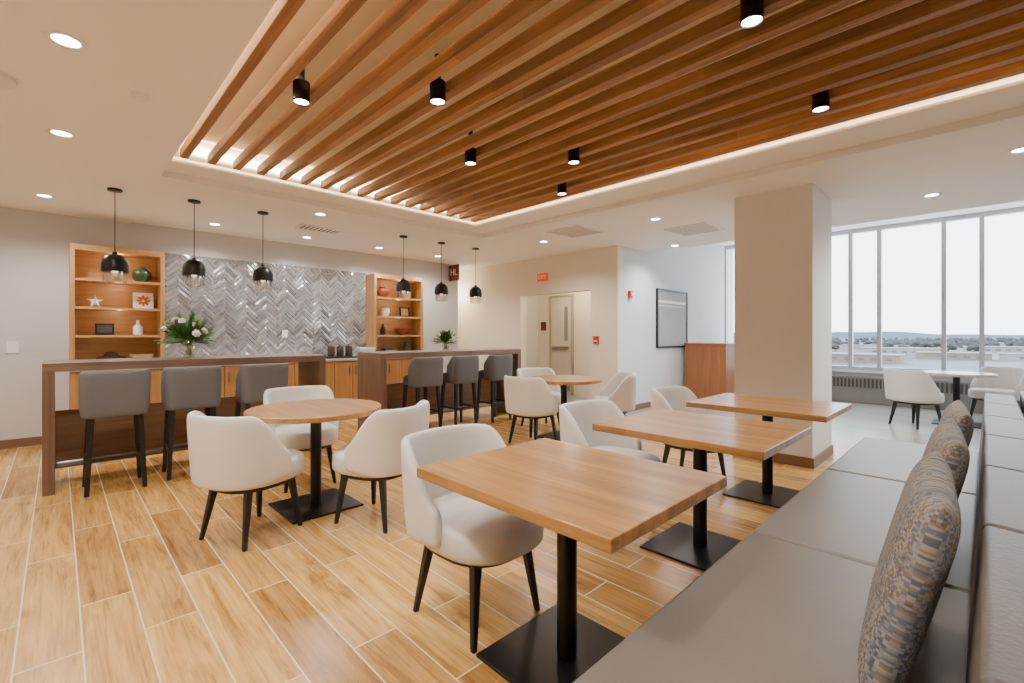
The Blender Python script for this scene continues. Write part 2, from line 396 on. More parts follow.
# ------------------------------------------------------------ slatted ceiling
g = 'wooden ceiling slats'
n = 17; SX0, SX1 = .80, 4.10; SP = (SX1-SX0)/(n-1)
for i in range(n):
    x = SX0+i*SP
    s = box('ceiling_slat', (x-.031, -2.5, 2.865), (x+.031, RY-.07, 2.945), M['slat'], None, .003, 1)
    tag(s, 'long brown timber slat in the recessed ceiling feature', 'ceiling slat', g)
for nm, a, b_ in (('light_strip', (.70, RY-.014, 2.865), (RX-.02, RY-.002, 2.88)), ('light_strip', (RX-.014, -2.5, 2.865), (RX-.002, RY-.02, 2.88)), ('light_strip', (.682, -2.5, 2.90), (.692, RY-.03, 2.912))):
    tag(box(nm, a, b_, M['led']), 'warm glowing LED strip along the slatted ceiling recess edge', 'light strip', 'cove light strips')

WARM = (1, .955, .895)
def light(name, typ, loc, e, col=WARM, size=.1, angle=150, blend=.8, rot=(0, 0, 0)):
    l = bpy.data.lights.new(name, typ); l.energy = e; l.color = col
    if typ == 'SPOT': l.spot_size = R(angle); l.spot_blend = blend; l.shadow_soft_size = size
    elif typ == 'AREA': l.size = size
    else: l.shadow_soft_size = size
    o = bpy.data.objects.new(name, l); o.location = loc; o.rotation_euler = rot; C.objects.link(o); return o
# cove LED tape glow: long slim area lights lying on the recess edges, shining up and inward
def tape(loc, sx, sy, rot, e):
    o = light('cove_tape', 'AREA', loc, e, (1, .74, .46)); o.data.shape = 'RECTANGLE'; o.data.size = sx; o.data.size_y = sy; o.rotation_euler = rot
tape((2.4, RY-.03, 2.97), 3.2, .02, (R(180-68), 0, 0), 34)
tape((RX-.05, 1.2, 2.99), .02, 7.0, (0, R(180+68), 0), 170)
tape((.72, 1.2, 2.99), .02, 7.0, (0, R(180-68), 0), 120)

# track spots
sp = empty('ceiling_spotlight', (0, 0, 0))
lathe('lamp_housing', [(0, -.065), (.042, -.065), (.046, -.08), (.051, -.08), (.051, .045), (.046, .05), (0, .05)], M['black'], sp)
lathe('lamp_lens', [(0, -.069), (.043, -.069), (.043, -.073), (0, -.073)], M['lamp'], sp)
lathe('mounting_stem', [(0, .045), (.02, .045), (.02, .22), (0, .22)], M['black'], sp, seg=16)
tag(sp, 'black cylindrical spotlight mounted among the ceiling slats', 'spotlight', 'black ceiling spotlights')
pts = [(1.12, 3.05), (1.66, 2.44), (2.46, 3.12), (3.20, 2.48), (3.78, 3.12), (2.43, .775), (3.56, .76)]
first = True
for x, y in pts:
    k = round((x-SX0)/SP-.5)+.5; x = SX0+k*SP
    if first: sp.location = (x, y, 2.86); first = False
    else: copy_thing(sp, (x, y, 2.86))
    light('spot', 'SPOT', (x, y, 2.76), 65, size=.04, angle=100)

# downlights; those out of view are added for general brightness
dl = empty('downlight'); lathe('trim_ring', [(.055, 0), (.085, 0), (.085, -.006), (.055, -.003), (.055, 0)], M['white'], dl)
lathe('lamp_face', [(0, -.001), (.055, -.001), (.055, -.003), (0, -.003)], M['lamp'], dl)
tag(dl, 'round white recessed downlight, lit', 'downlight', 'recessed ceiling downlights')
dls = [(.03, 3.19, LZ), (.02, 4.68, LZ), (.03, 1.6, LZ), (.03, 0, LZ), (0, -1.6, LZ), (-.1, 6.9, LZ), (-1.4, 5.5, LZ), (-1.4, 2.5, LZ),
       (1.5, 7.2, CZ), (2.7, 7.2, CZ), (3.9, 7.2, CZ), (5.1, 7.2, CZ), (5.5, 4.9, CZ), (5.45, 2.95, CZ), (5.5, -.2, CZ), (5.5, -2, CZ),
       (6.6, .4, CZ), (6.9, 2.3, CZ), (6.3, 8.8, CZ), (2.3, 5.7, CZ), (7.3, 3.6, CZ)]
first = True
for x, y, z in dls:
    if first: dl.location = (x, y, z); first = False
    else: copy_thing(dl, (x, y, z))
    light('downlight_beam', 'SPOT', (x, y, z-.03), 106, size=.06, angle=152)
light('alcove_fill', 'POINT', (7.3, 5.8, 2.2), 26, (1, .85, .64))  # unseen source added to brighten the alcove
light('hall_lamp', 'POINT', (6.33, 8.3, 2.2), 14, (1, .8, .55))
# detectors
def disc(name, x, y, z, r, h, label, cat):
    o = lathe(name, [(0, -h), (r*.7, -h), (r, -h*.5), (r, 0), (0, 0)], M['white'], None, (x, y, z)); return tag(o, label, cat)
disc('smoke_detector', .36, 3.6, LZ, .05, .03, 'small white round ceiling smoke detector', 'smoke detector')
disc('ceiling_speaker', -.3, 3.9, LZ, .13, .05, 'large white round ceiling sensor', 'sensor')
# vents
def vent(x, y, w, l):
    e = empty('air_vent', (x, y, CZ)); tag(e, 'white square louvred ceiling air diffuser', 'air vent', 'ceiling air vents')
    boxes('vent_frame', [((-w, -l, -.015), (w, -l+.03, 0)), ((-w, l-.03, -.015), (w, l, 0)), ((-w, -l+.03, -.015), (-w+.03, l-.03, 0)), ((w-.03, -l+.03, -.015), (w, l-.03, 0))], M['white'], e)
    box('vent_plenum', (-w+.03, -l+.03, -.004), (w-.03, l-.03, -.001), M['slot'], e)
    boxes('vent_louvre', [((-w+.042+i*.06, -l+.03, -.010), (-w+.072+i*.06, l-.03, -.005)) for i in range(int((2*w-.06)/.06))], M['white'], e)
vent(5.28, 4.1, .3, .3); vent(6.35, 2.85, .3, .3); vent(2.6, 6.5, .3, .15)

# ------------------------------------------------------------ tables
def table(name, label, cx, cy, hx=None, hy=None, r=None, mattop='top'):
    t = empty(name, (cx, cy, 0)); tag(t, label, 'table')
    if r:
        lathe('table_top', [(0, .71), (r-.006, .71), (r, .716), (r, .744), (r-.006, .75), (0, .75)], M[mattop], t, seg=64)
    else:
        box('table_top', (-hx, -hy, .708), (hx, hy, .75), M[mattop], t, .004)
    lathe('table_post', [(0, .70), (.04, .70), (.04, .02), (0, .02)], M['black'], t)
    box('mounting_plate', (-.15, -.15, .696), (.15, .15, .708), M['black'], t)
    box('table_base', (-.26, -.26, 0), (.26, .26, .014), M['black'], t, .003)
    return t
table('dining_table', 'rectangular oak-topped table on a black pedestal beside the bench', 1.465, 1.18, .40, .475)
table('dining_table', 'rectangular oak-topped pedestal table between two matching tables', 2.80, 1.22, .43, .49)
table('dining_table', 'rectangular oak-topped pedestal table near the painted column', 4.12, 1.24, .42, .49)
table('round_table', 'round oak-topped pedestal table with three cream chairs', 1.41, 3.58, r=.48)
table('round_table', 'round oak-topped pedestal table near the corridor wall', 4.62, 3.77, r=.48)
table('cafe_table', 'small round pale-topped table by the windows', 9.40, .30, r=.42, mattop='stone')

# ------------------------------------------------------------ cream chairs
def ease(a, a0, a1): 
    t = max(0, min(1, (a-a0)/(a1-a0))); return t*t*(3-2*t)
ch = empty('dining_chair')
zt = lambda a: .82-.27*ease(a, R(54), R(114))
zb = lambda a: .37+.02*ease(a, R(60), R(112))
shell('backrest', .236, .048, R(110), zt, zb, .06, 2.7, M['chair'], ch)
pad('seat', [(.82, .355), (.95, .358), (.99, .372), (1.0, .41), (.995, .455), (.97, .48), (.88, .493), (.5, .498)], .285, .255, 2.7, M['chair'], ch, (.055, 0, 0))
pad('seat_frame', [(.78, .33), (.84, .33), (.84, .357), (.5, .357)], .285, .262, 2.6, M['blackw'], ch, (.045, 0, 0))
for sx, sy in ((1, 1), (1, -1), (-1, 1), (-1, -1)):
    leg('leg', (.04+sx*.155, sy*.155, .345), (.03+sx*.205, sy*.20, 0), .042, .024, M['blackw'], ch)
L = 'cream leather barrel chair with black tapered legs '
spots = [((1.41, 1.71), -88, L+'facing an oak table'), ((2.68, 1.80), -90, L+'facing an oak table'), ((3.98, 1.83), -90, L+'facing an oak table'),
         ((.89, 3.37), 22, L+'at round table'), ((1.65, 3.0), 114, L+'at round table'), ((1.56, 4.25), -95, L+'at round table'),
         ((4.07, 3.82), 5, L+'at round table'), ((5.03, 3.33), 135, L+'at round table'), ((4.88, 4.42), -110, L+'at round table'),
         ((8.70, .72), -35, L+'by the windows'), ((10.0, -.12), 150, L+'by the windows')]
for i, ((x, y), a, lab) in enumerate(spots):
    c = ch if i == 0 else copy_thing(ch, (x, y, 0), R(a))
    c.location = (x, y, 0); c.rotation_euler = (0, 0, R(a))
    tag(c, lab, 'chair', 'cream dining chairs')

# ------------------------------------------------------------ bars
def bar(x0, x1, label):
    y0, y1 = 5.30, 5.95
    e = empty('bar_table', ((x0+x1)/2, (y0+y1)/2, 0)); w = (x1-x0)/2; d_ = (y1-y0)/2
    box('bar_top', (-w, -d_, 1.00), (w, d_, 1.07), M['bar'], e, .003)
    for s in (-1, 1): box('end_panel', (min(s*w, s*(w-.075)), -d_, 0), (max(s*w, s*(w-.075)), d_, 1.0), M['barv'], e, .003)
    box('back_panel', (-w+.075, d_-.12, .10), (w-.075, d_-.09, .62), M['barp'], e)  # panel added to stand in for the shade under the bar
    box('foot_rail', (-w+.075, -.02, .16), (w-.075, .03, .20), M['steel'], e, .01)
    tag(e, label, 'bar table'); return e
bar(-.09, 2.20, 'dark walnut waterfall bar table with three grey stools')
bar(2.90, 5.40, 'dark walnut waterfall bar table beside the wall opening')

# stools: facing local +X
st = empty('bar_stool')
zt = lambda a: 1.01-.12*ease(a, R(56), R(92))
zb = lambda a: .62
shell('backrest', .155, .05, R(92), zt, zb, .03, 6.0, M['stool'], st, ay=1.08)
pad('seat', [(.85, .635), (.97, .64), (1, .67), (1, .72), (.96, .745), (.85, .758), (.5, .762)], .19, .185, 6, M['stool'], st, (.045, 0, 0))
for sx, sy in ((1, 1), (1, -1), (-1, 1), (-1, -1)):
    leg('leg', (.02+sx*.145, sy*.155, .64), (.02+sx*.175, sy*.185, 0), .042, .032, M['blackw'], st)
for sy in (1, -1): box('side_rail', (-.14, sy*.172-.01, .27), (.18, sy*.172+.01, .295), M['blackw'], st)
box('foot_rest', (.165, -.17, .22), (.185, .17, .245), M['steel'], st); box('back_rail', (-.15, -.17, .27), (-.13, .17, .295), M['blackw'], st)
for i, (x, y, a) in enumerate([(.35, 5.20, 90), (.90, 5.26, 88), (1.50, 5.26, 92), (3.48, 5.26, 90), (4.10, 5.26, 90), (4.78, 5.26, 90)]):
    c = st if i == 0 else copy_thing(st, (x, y, 0), R(a))
    c.location = (x, y, 0); c.rotation_euler = (0, 0, R(a))
    tag(c, 'charcoal grey upholstered bar stool with black wooden legs', 'bar stool', 'bar stools')

# ------------------------------------------------------------ pendants
pn = empty('pendant_lamp')
lathe('ceiling_canopy', [(0, 0), (.06, 0), (.06, -.02), (.05, -.025), (0, -.025)], M['black'], pn)
lathe('cord', [(0, -.02), (.004, -.02), (.004, -.64), (0, -.64)], M['black'], pn, seg=8)
lathe('lamp_shade', [(0, -.63), (.018, -.63), (.022, -.65), (.05, -.658), (.08, -.68), (.10, -.715), (.108, -.76), (.110, -.83), (.105, -.83), (.102, -.76), (.094, -.72), (.075, -.69), (.045, -.668), (0, -.665)], M['black'], pn)
lathe('glass_cup', [(.096, -.815), (.096, -.925), (.092, -.938), (.0, -.94), (0, -.934), (.090, -.932), (.092, -.922), (.092, -.815)], M['vglass'], pn)
lathe('bulb', [(0, -.76), (.02, -.77), (.028, -.80), (.026, -.82), (.013, -.838), (0, -.84)], M['bulb'], pn, seg=16)
for i, x in enumerate((.41, 1.075, 1.77, 3.70, 4.39, 5.10)):
    z = LZ if x < .68 else CZ
    c = pn if i == 0 else copy_thing(pn, (x, 6.10, z))
    c.location = (x, 6.10, z)
    tag(c, 'black dome pendant lamp with clear glass cup on a thin cord', 'pendant lamp', 'black pendant lamps')

# ------------------------------------------------------------ back wall joinery
SY = 7.50
def shelf_unit(x0, x1, zs):
    e = empty('shelving_unit', ((x0+x1)/2, WY, .92)); w = (x1-x0)/2; dp = WY-SY; H = 2.38-.92
    tag(e, 'tall open oak shelving unit displaying ornaments', 'shelving unit', 'oak shelving units')
    T = .045
    for s in (-1, 1): box('side_panel', (min(s*w, s*(w-T)), -dp, 0), (max(s*w, s*(w-T)), 0, H), M['cab'], e, .002)
    box('top_panel', (-w+T, -dp, H-.07), (w-T, 0, H), M['cabin'], e)
    box('back_panel', (-w+T, -.02, 0), (w-T, -.003, H-.07), M['cabin'], e)
    for z in zs: box('shelf', (-w+T, -dp+.01, z-.92-.03), (w-T, -.02, z-.92), M['cabin'], e)
    box('shelf', (-w+T, -dp+.01, 0), (w-T, -.02, .03), M['cabin'], e)
ZS = [1.30, 1.64, 1.98]
shelf_unit(.10, 1.00, ZS); shelf_unit(3.97, 4.98, ZS)
for x in (.55, 4.47):
    for z in (2.26, 1.93, 1.6): light('shelf_glow', 'POINT', (x, SY+.05, z), 1.8, (1, .82, .6), size=.03)
# base cabinets
cx = .10; k = 0
while cx < 4.9:
    w = .61 if cx < 4.2 else 4.98-cx
    e = empty('base_cabinet', (cx+w/2, WY, 0)); tag(e, 'oak base cabinet with a flat door under the pale counter', 'cabinet', 'oak base cabinets')
    box('cabinet_body', (-w/2, -.57, .10), (w/2, -.005, .88), M['cab'], e)
    box('toe_kick', (-w/2, -.50, 0), (w/2, -.005, .10), M['plinth'], e)
    for s in (-1, 1):
        dr = box('door', (min(0, s*w/2)+.004, -.592, .12), (max(0, s*w/2)-.004, -.572, .86), M['cab'], e, .002)
        box('handle', (-s*.10-.006, -.035, .15), (-s*.10+.006, -.012, .30), M['steel'], dr)
    cx += w
tag(box('countertop', (.10, WY-.61, .88), (4.98, WY-.001, .918), M['stone'], None, .003), 'pale stone countertop running under the tiled wall', 'countertop')
# herringbone tile
TX0, TX1, TZ0, TZ1 = 1.0, 3.97, .92, 2.42
def herringbone():
    bm = bmesh.new(); col = bm.loops.layers.color.new('tone')
    W = .050; n_ = 4; c45 = math.cos(R(45)); gap = .004
    cxm, czm = (TX0+TX1)/2, (TZ0+TZ1)/2
    N = 52
    for a in range(-N, N):
        for b2 in range(-N, N):
            m_ = (a-b2) % (2*n_)
            if m_ == 0: w, h, v_ = n_, 1, 0
            elif m_ == 2*n_-1: w, h, v_ = 1, n_, 1
            else: continue
            mx_, my_ = (a+w/2)*W, (b2+h/2)*W
            X = mx_*c45-my_*c45; Z = mx_*c45+my_*c45
            if abs(X) > (TX1-TX0)/2+.2 or abs(Z) > (TZ1-TZ0)/2+.2: continue
            tl, tr = random.uniform(-.004, .004), random.uniform(-.004, .004)
            tone = random.uniform(.66, .86)
            cc = (tone*.97, tone*.985, tone*1.01, 1)
            pts_o, pts_i = [], []
            for sx, sy in ((0, 0), (1, 0), (1, 1), (0, 1)):
                for lst, g_, yy in ((pts_o, gap/2, .008), (pts_i, gap/2+.007, .0)):
                    px = (a+sx*w)*W+(g_ if sx == 0 else -g_); py = (b2+sy*h)*W+(g_ if sy == 0 else -g_)
                    t_ = (tl*(2*sx-1)+tr*(2*sy-1)) if lst is pts_i else 0
                    lst.append(bm.verts.new((px*c45-py*c45, WY-.022+yy+t_, px*c45+py*c45)))
            fs = [bm.faces.new(pts_i)]
            for i in range(4): fs.append(bm.faces.new((pts_o[i], pts_o[(i+1) % 4], pts_i[(i+1) % 4], pts_i[i])))
            for f in fs:
                for l in f.loops: l[col] = cc
    for v in bm.verts: v.co.x += cxm; v.co.z += czm
    for co, no in (((TX0, 0, 0), (-1, 0, 0)), ((TX1, 0, 0), (1, 0, 0)), ((0, 0, TZ0), (0, 0, -1)), ((0, 0, TZ1), (0, 0, 1))):
        bmesh.ops.bisect_plane(bm, geom=bm.verts[:]+bm.edges[:]+bm.faces[:], plane_co=co, plane_no=no, clear_outer=True)
    bm.normal_update()
    for f in bm.faces:
        if f.normal.y > 0: f.normal_flip()
    me = bpy.data.meshes.new('tile'); bm.to_mesh(me); bm.free()
    return me
ts = box('tiled_backsplash', (TX0, WY-.012, TZ0), (TX1, WY-.001, TZ1), M['grout']); tag(ts, 'silver grey herringbone tiled backsplash wall', 'backsplash')
ho = bpy.data.objects.new('herringbone_tiles', herringbone()); finish(ho, ts, M['tile']); ho.location = -ts.location
op = tag(box('wall_outlet', (2.55, WY-.035, 1.26), (2.63, WY-.026, 1.38), M['white'], None, .003), 'small white outlet plate on the tiled wall', 'outlet')
sw = tag(box('light_switch', (-.42, WY-.012, 1.09), (-.32, WY-.001, 1.23), M['white'], None, .003), 'white light switch plate on the grey wall', 'light switch')
box('rocker', (-.015, -.008, -.035), (.015, -.003, .035), M['white'], sw, .001)

# ------------------------------------------------------------ shelf ornaments
def orn(name, prof, mat, x, z, label, cat, y=7.66, squash=1):
    return tag(lathe(name, prof, mat, None, (x, y, z+.002), 24, squash=squash), label, cat)
orn('round_vase', [(0, 0), (.05, 0), (.09, .04), (.105, .09), (.09, .14), (.05, .175), (.045, .19), (0, .19)], M['darkgreen'], .78, 1.98, 'round dark green glazed vase on the top shelf', 'vase')
# starfish
bm = bmesh.new(); c0 = bm.verts.new((0, -.025, 0)); c1 = bm.verts.new((0, .01, 0)); ring = []
for i in range(10):
    r_ = .085 if i % 2 == 0 else .032; a = R(90+36*i); ring.append(bm.verts.new((r_*math.cos(a), 0, r_*math.sin(a))))
for i in range(10):
    bm.faces.new((c0, ring[i], ring[(i+1) % 10])); bm.faces.new((c1, ring[(i+1) % 10], ring[i]))
s_ = bm_obj('starfish_ornament', bm, M['white'], None, (.33, 7.68, 1.64+.072)); s_.rotation_euler = (R(-10), 0, 0); tag(s_, 'white starfish ornament standing on the shelf', 'ornament')
def frame(x, y, z, w, h, fm, pm, label, art=None):
    e = empty('picture_frame', (x, y, z)); tag(e, label, 'picture frame')
    e.rotation_euler = (R(-8), 0, 0)
    boxes('frame', [((-w, -.01, 0), (w, .01, .02)), ((-w, -.01, 2*h-.02), (w, .01, 2*h)), ((-w, -.01, .02), (-w+.02, .01, 2*h-.02)), ((w-.02, -.01, .02), (w, .01, 2*h-.02))], fm, e)
    box('print', (-w+.02, -.003, .02), (w-.02, .004, 2*h-.02), pm, e)
    if art == 'flower':
        bm = bmesh.new()
        for k2 in range(8):
            a = R(45*k2); 
            r1 = bmesh.ops.create_circle(bm, cap_ends=True, radius=.018, segments=10)
            for v in r1['verts']: v.co = Vector((v.co.x*1.7+.045, 0, v.co.y*.8)); v.co = Matrix.Rotation(a, 3, 'Y') @ v.co; v.co += Vector((0, -.0045, h))
        bm_obj('coral_print', bm, M['orange'], e)
frame(.80, 7.70, 1.642, .105, .105, M['white'], M['cream'], 'white framed print of an orange coral flower', 'flower')
frame(.42, 7.70, 1.302, .09, .07, M['blackw'], M['photo'], 'small dark framed photograph on the shelf')
orn('bottle', [(0, 0), (.045, 0), (.05, .02), (.05, .10), (.02, .14), (.016, .18), (.02, .19), (0, .19)], M['white'], .74, 1.30, 'white ceramic bottle on the shelf', 'bottle')
orn('driftwood_sculpture', [(0, 0), (.12, .0), (.17, .03), (.14, .07), (.08, .09), (.05, .13), (0, .14)], M['darkwood'], .48, .95, 'dark carved driftwood sculpture on the lowest shelf', 'sculpture', squash=.35)
orn('bowl', [(0, 0), (.05, 0), (.11, .06), (.13, .10), (.12, .10), (.1, .065), (0, .02)], M['beige'], .78, .95, 'shallow beige bowl on the lowest shelf', 'bowl')
orn('clay_pot', [(0, 0), (.06, 0), (.10, .06), (.10, .12), (.05, .17), (.05, .19), (0, .19)], M['redclay'], 4.22, 1.98, 'round red clay pot on the top shelf', 'pot')
orn('vase', [(0, 0), (.05, 0), (.07, .08), (.05, .17), (.03, .2), (.035, .22), (0, .22)], M['beige'], 4.72, 1.98, 'slim beige vase on the top shelf', 'vase')
orn('vase', [(0, 0), (.06, 0), (.09, .07), (.08, .14), (.03, .18), (0, .18)], M['white'], 4.26, 1.64, 'white rounded vase on the shelf', 'vase')
frame(4.70, 7.70, 1.642, .10, .09, M['blackw'], M['beige'], 'small black framed print on the shelf')
orn('bowl', [(0, 0), (.05, 0), (.12, .07), (.15, .12), (.14, .12), (.1, .07), (0, .02)], M['redclay'], 4.62, 1.30, 'brown wooden bowl on the shelf', 'bowl')
orn('bottle', [(0, 0), (.045, 0), (.05, .1), (.02, .15), (.016, .2), (0, .2)], M['darkwood'], 4.22, 1.30, 'dark bottle on the shelf', 'bottle')
for i, (hh, cm) in enumerate(((.035, 'redclay'), (.03, 'beige'), (.035, 'photo'))):
    z = .952+sum((.035, .03, .035)[:i])+.001*i
    tag(box('book', (4.25-.01*i, 7.58, z), (4.47-.01*i, 7.74, z+hh), M[cm], None, .002), 'hardback book lying in a small stack on the shelf', 'book', 'stacked books')
orn('vase', [(0, 0), (.06, 0), (.09, .09), (.05, .18), (.06, .22), (0, .22)], M['darkgreen'], 4.72, .95, 'dark green vase on the lowest shelf', 'vase')

# tray and canisters on the countertop near second unit
tray = tag(box('serving_tray', (3.1, 7.35, .92), (3.6, 7.65, .945), M['blackw'], None, .005), 'dark serving tray on the counter', 'tray')
for i in range(3):
    tag(lathe('canister', [(0, 0), (.05, 0), (.055, .02), (.055, .15), (.045, .17), (.02, .175), (.015, .195), (0, .2)], M['darkwood'], None, (3.2+.15*i, 7.5, .947), 20), 'dark lidded canister on the serving tray', 'canister', 'dark canisters')
orn('platter', [(0, 0), (.07, 0), (.15, .10), (.17, .16), (.16, .16), (.13, .10), (0, .03)], M['white'], 3.78, .918, 'white serving bowl on the pale counter', 'bowl', 7.45)

# ------------------------------------------------------------ flowers
def flowers(x, y, z, s, nf, label):
    e = empty('flower_arrangement', (x, y, z)); tag(e, label, 'flowers')
    lathe('vase', [(0, 0), (.05*s, 0), (.06*s, .02*s), (.075*s, .10*s), (.055*s, .16*s), (.07*s, .19*s), (.065*s, .19*s), (.05*s, .16*s), (.068*s, .10*s), (.055*s, .025*s), (0, .02*s)], M['vglass'], e)
    bm = bmesh.new()
    for i in range(150):
        a = random.uniform(0, 2*math.pi); el = random.uniform(-.15, 1.4); ln = random.uniform(.14, .31)*s
        dr = Vector((math.cos(a)*math.cos(el), math.sin(a)*math.cos(el), math.sin(el))); b0 = Vector((0, 0, .15*s))+dr*.03*s
        side = dr.cross(Vector((0, 0, 1))).normalized()*.018*s; up = side.cross(dr).normalized()*.012*s
        tip = b0+dr*ln; mid = b0+dr*ln*.65
        vs = [bm.verts.new(p) for p in (b0, mid+side, tip, mid-side, mid+up)]
        bm.faces.new((vs[0], vs[1], vs[4])); bm.faces.new((vs[1], vs[2], vs[4])); bm.faces.new((vs[2], vs[3], vs[4])); bm.faces.new((vs[3], vs[0], vs[4]))
    bm_obj('foliage', bm, M['leaf'], e)
    bm = bmesh.new()
    for i in range(8):
        a = i*.8; add_box(bm, (.02*s*math.cos(a)-.003, .02*s*math.sin(a)-.003, .02*s), (.02*s*math.cos(a)+.003, .02*s*math.sin(a)+.003, .22*s))
    bm_obj('stems', bm, M['leaf'], e)
    for i in range(nf):
        a = i*2.4; el = .1+1.2*(i/nf); rr = (.17+.08*((i*7) % 5)/4)*s
        p = Vector((math.cos(a)*math.cos(el)*rr, math.sin(a)*math.cos(el)*rr, .15*s+math.sin(el)*rr*1.05))
        f_ = .75+.3*((i*3) % 4)/3
        bm = bmesh.new()
        for ring_, (rad, zz, npet) in enumerate(((.028*f_, .0, 7), (.020*f_, .012, 6), (.010, .02, 5))):
            for k2 in range(npet):
                q = bmesh.ops.create_uvsphere(bm, u_segments=6, v_segments=4, radius=.012*s)
                A = 2*math.pi*k2/npet+ring_
                for v in q['verts']:
                    v.co.z *= .5; v.co += Vector((rad*s*math.cos(A), rad*s*math.sin(A), zz*s))
        nv = Vector((math.cos(a)*math.cos(el), math.sin(a)*math.cos(el), math.sin(el)))
        rot = Vector((0, 0, 1)).rotation_difference(nv).to_matrix()
        for v in bm.verts: v.co = rot @ v.co
        bm_obj('flower', bm, M['pink'] if i % 5 == 1 else (M['orange'] if i % 5 == 3 else M['cream']), e, p, True)
flowers(.96, 5.72, 1.072, 1.05, 11, 'leafy bouquet of cream, pink and orange flowers in glass vase')
flowers(4.22, 5.75, 1.072, .75, 8, 'small bouquet of white and pink flowers in a vase')

# ------------------------------------------------------------ signs and wall items
ex = empty('exit_sign', (WX, 5.88, 2.32)); tag(ex, 'red illuminated EXIT sign on the cream wall', 'exit sign')
box('sign_panel', (-.04, -.13, 0), (-.002, .13, .15), M['exit'], ex, .005)
text('sign_lettering', 'EXIT', .105, M['white'], ex, (-.043, 0, .075), (R(90), 0, R(-90)))
hs = empty('wayfinding_sign', (5.85, WY, 2.42)); tag(hs, 'dark red projecting wall sign with white HL letters', 'sign')
box('sign_panel', (-.01, -.33, 0), (.01, -.01, .33), M['signbrown'], hs, .003)
text('sign_lettering', 'HL', .19, M['white'], hs, (-.0125, -.17, .17), (R(90), 0, R(-90)))
box('sign_bracket', (-.015, -.012, .02), (.015, -.001, .31), M['steel'], hs)
fa = empty('fire_alarm_pull', (WX, 4.66, 1.15)); tag(fa, 'small red fire alarm pull station', 'fire alarm')
box('alarm_body', (-.035, -.05, 0), (-.002, .05, .13), M['red'], fa, .004); box('alarm_handle', (-.045, -.03, .04), (-.035, .03, .06), M['white'], fa)
fs = empty('fire_alarm_strobe', (6.95, WR, 1.92)); tag(fs, 'red fire alarm strobe on the white wall', 'fire alarm')
box('alarm_body', (-.045, -.04, 0), (.045, -.002, .13), M['red'], fs, .004); box('strobe_lens', (-.02, -.055, .04), (.02, -.04, .1), M['white'], fs, .003)
pa = empty('framed_painting', (8.46, WR, 1.06)); tag(pa, 'large grey abstract painting in a black frame', 'painting')
W_, H_ = .61, 1.10
boxes('frame', [((-W_, -.04, 0), (W_, -.002, .03)), ((-W_, -.04, H_-.03), (W_, -.002, H_)), ((-W_, -.04, .03), (-W_+.03, -.002, H_-.03)), ((W_-.03, -.04, .03), (W_, -.002, H_-.03))], M['black'], pa)
box('canvas', (-W_+.03, -.025, .03), (W_-.03, -.004, H_-.03), M['paint'], pa)
boxes('painted_bands', [((-W_+.06, -.027, .84), (W_-.06, -.0255, .89)), ((-W_+.06, -.027, .78), (W_-.06, -.0255, .79))], M['cream'], pa)
np_ = tag(box('door_sign', (7.985, 7.05, 1.4), (7.999, 7.2, 1.6), M['signbrown']), 'small brown room sign beside the door', 'sign')
cb = empty('wooden_cabinet', (9.25, 3.75, 0)); tag(cb, 'chest-high cherry wood cabinet against the white wall', 'cabinet')
box('cabinet_body', (-.4, -.38, .04), (.4, .40, 1.11), M['cabred'], cb, .003); box('cabinet_top', (-.42, -.40, 1.11), (.42, .42, 1.14), M['cabred'], cb, .003)
box('plinth', (-.38, -.36, 0), (.38, .38, .04), M['plinth'], cb)

# ------------------------------------------------------------ banquette
bn = empty('banquette_bench', (2.1, .2, 0)); tag(bn, 'long taupe leather banquette bench with high cushioned back', 'bench')
X = lambda x: x-2.1
Y = lambda y: y-.2
box('bench_base', (X(-.5), Y(-.95), .0), (X(4.74), Y(.62), .10), M['plinth'], bn)
box('bench_body', (X(-.5), Y(-.05), .10), (X(4.76), Y(.68), .33), M['benchd'], bn, .01)
xs = [-.52, .80, 2.13, 3.46, 4.78]
for a, b_ in zip(xs, xs[1:]):
    box('seat_cushion', (X(a)+.003, Y(.02), .33), (X(b_)-.003, Y(.71), .46), M['bench'], bn, .022, 4, True)
    mid = (a+b_)/2
    for p, q in ((a, mid), (mid, b_)):
        o = box('back_cushion', (X(p)+.0015, Y(-.13), .44), (X(q)-.0015, Y(.02), .88), M['bback'], bn, .014, 4, True); o.rotation_euler = (R(4), 0, 0)
box('back_panel', (X(-.52), Y(-.215), .10), (X(4.78), Y(-.165), .91), M['benchd'], bn, .01)
for a, b_ in zip(xs, xs[1:]):
    o = box('rear_back_cushion', (X(a)+.003, Y(-.40), .44), (X(b_)-.003, Y(-.24), .89), M['benchd'], bn, .02, 4, True); o.rotation_euler = (R(-4), 0, 0)
    box('rear_seat_cushion', (X(a)+.003, Y(-1.0), .33), (X(b_)-.003, Y(-.38), .46), M['benchd'], bn, .03, 4, True)
box('rear_body', (X(-.5), Y(-.97), .10), (X(4.76), Y(-.23), .33), M['benchd'], bn, .01)
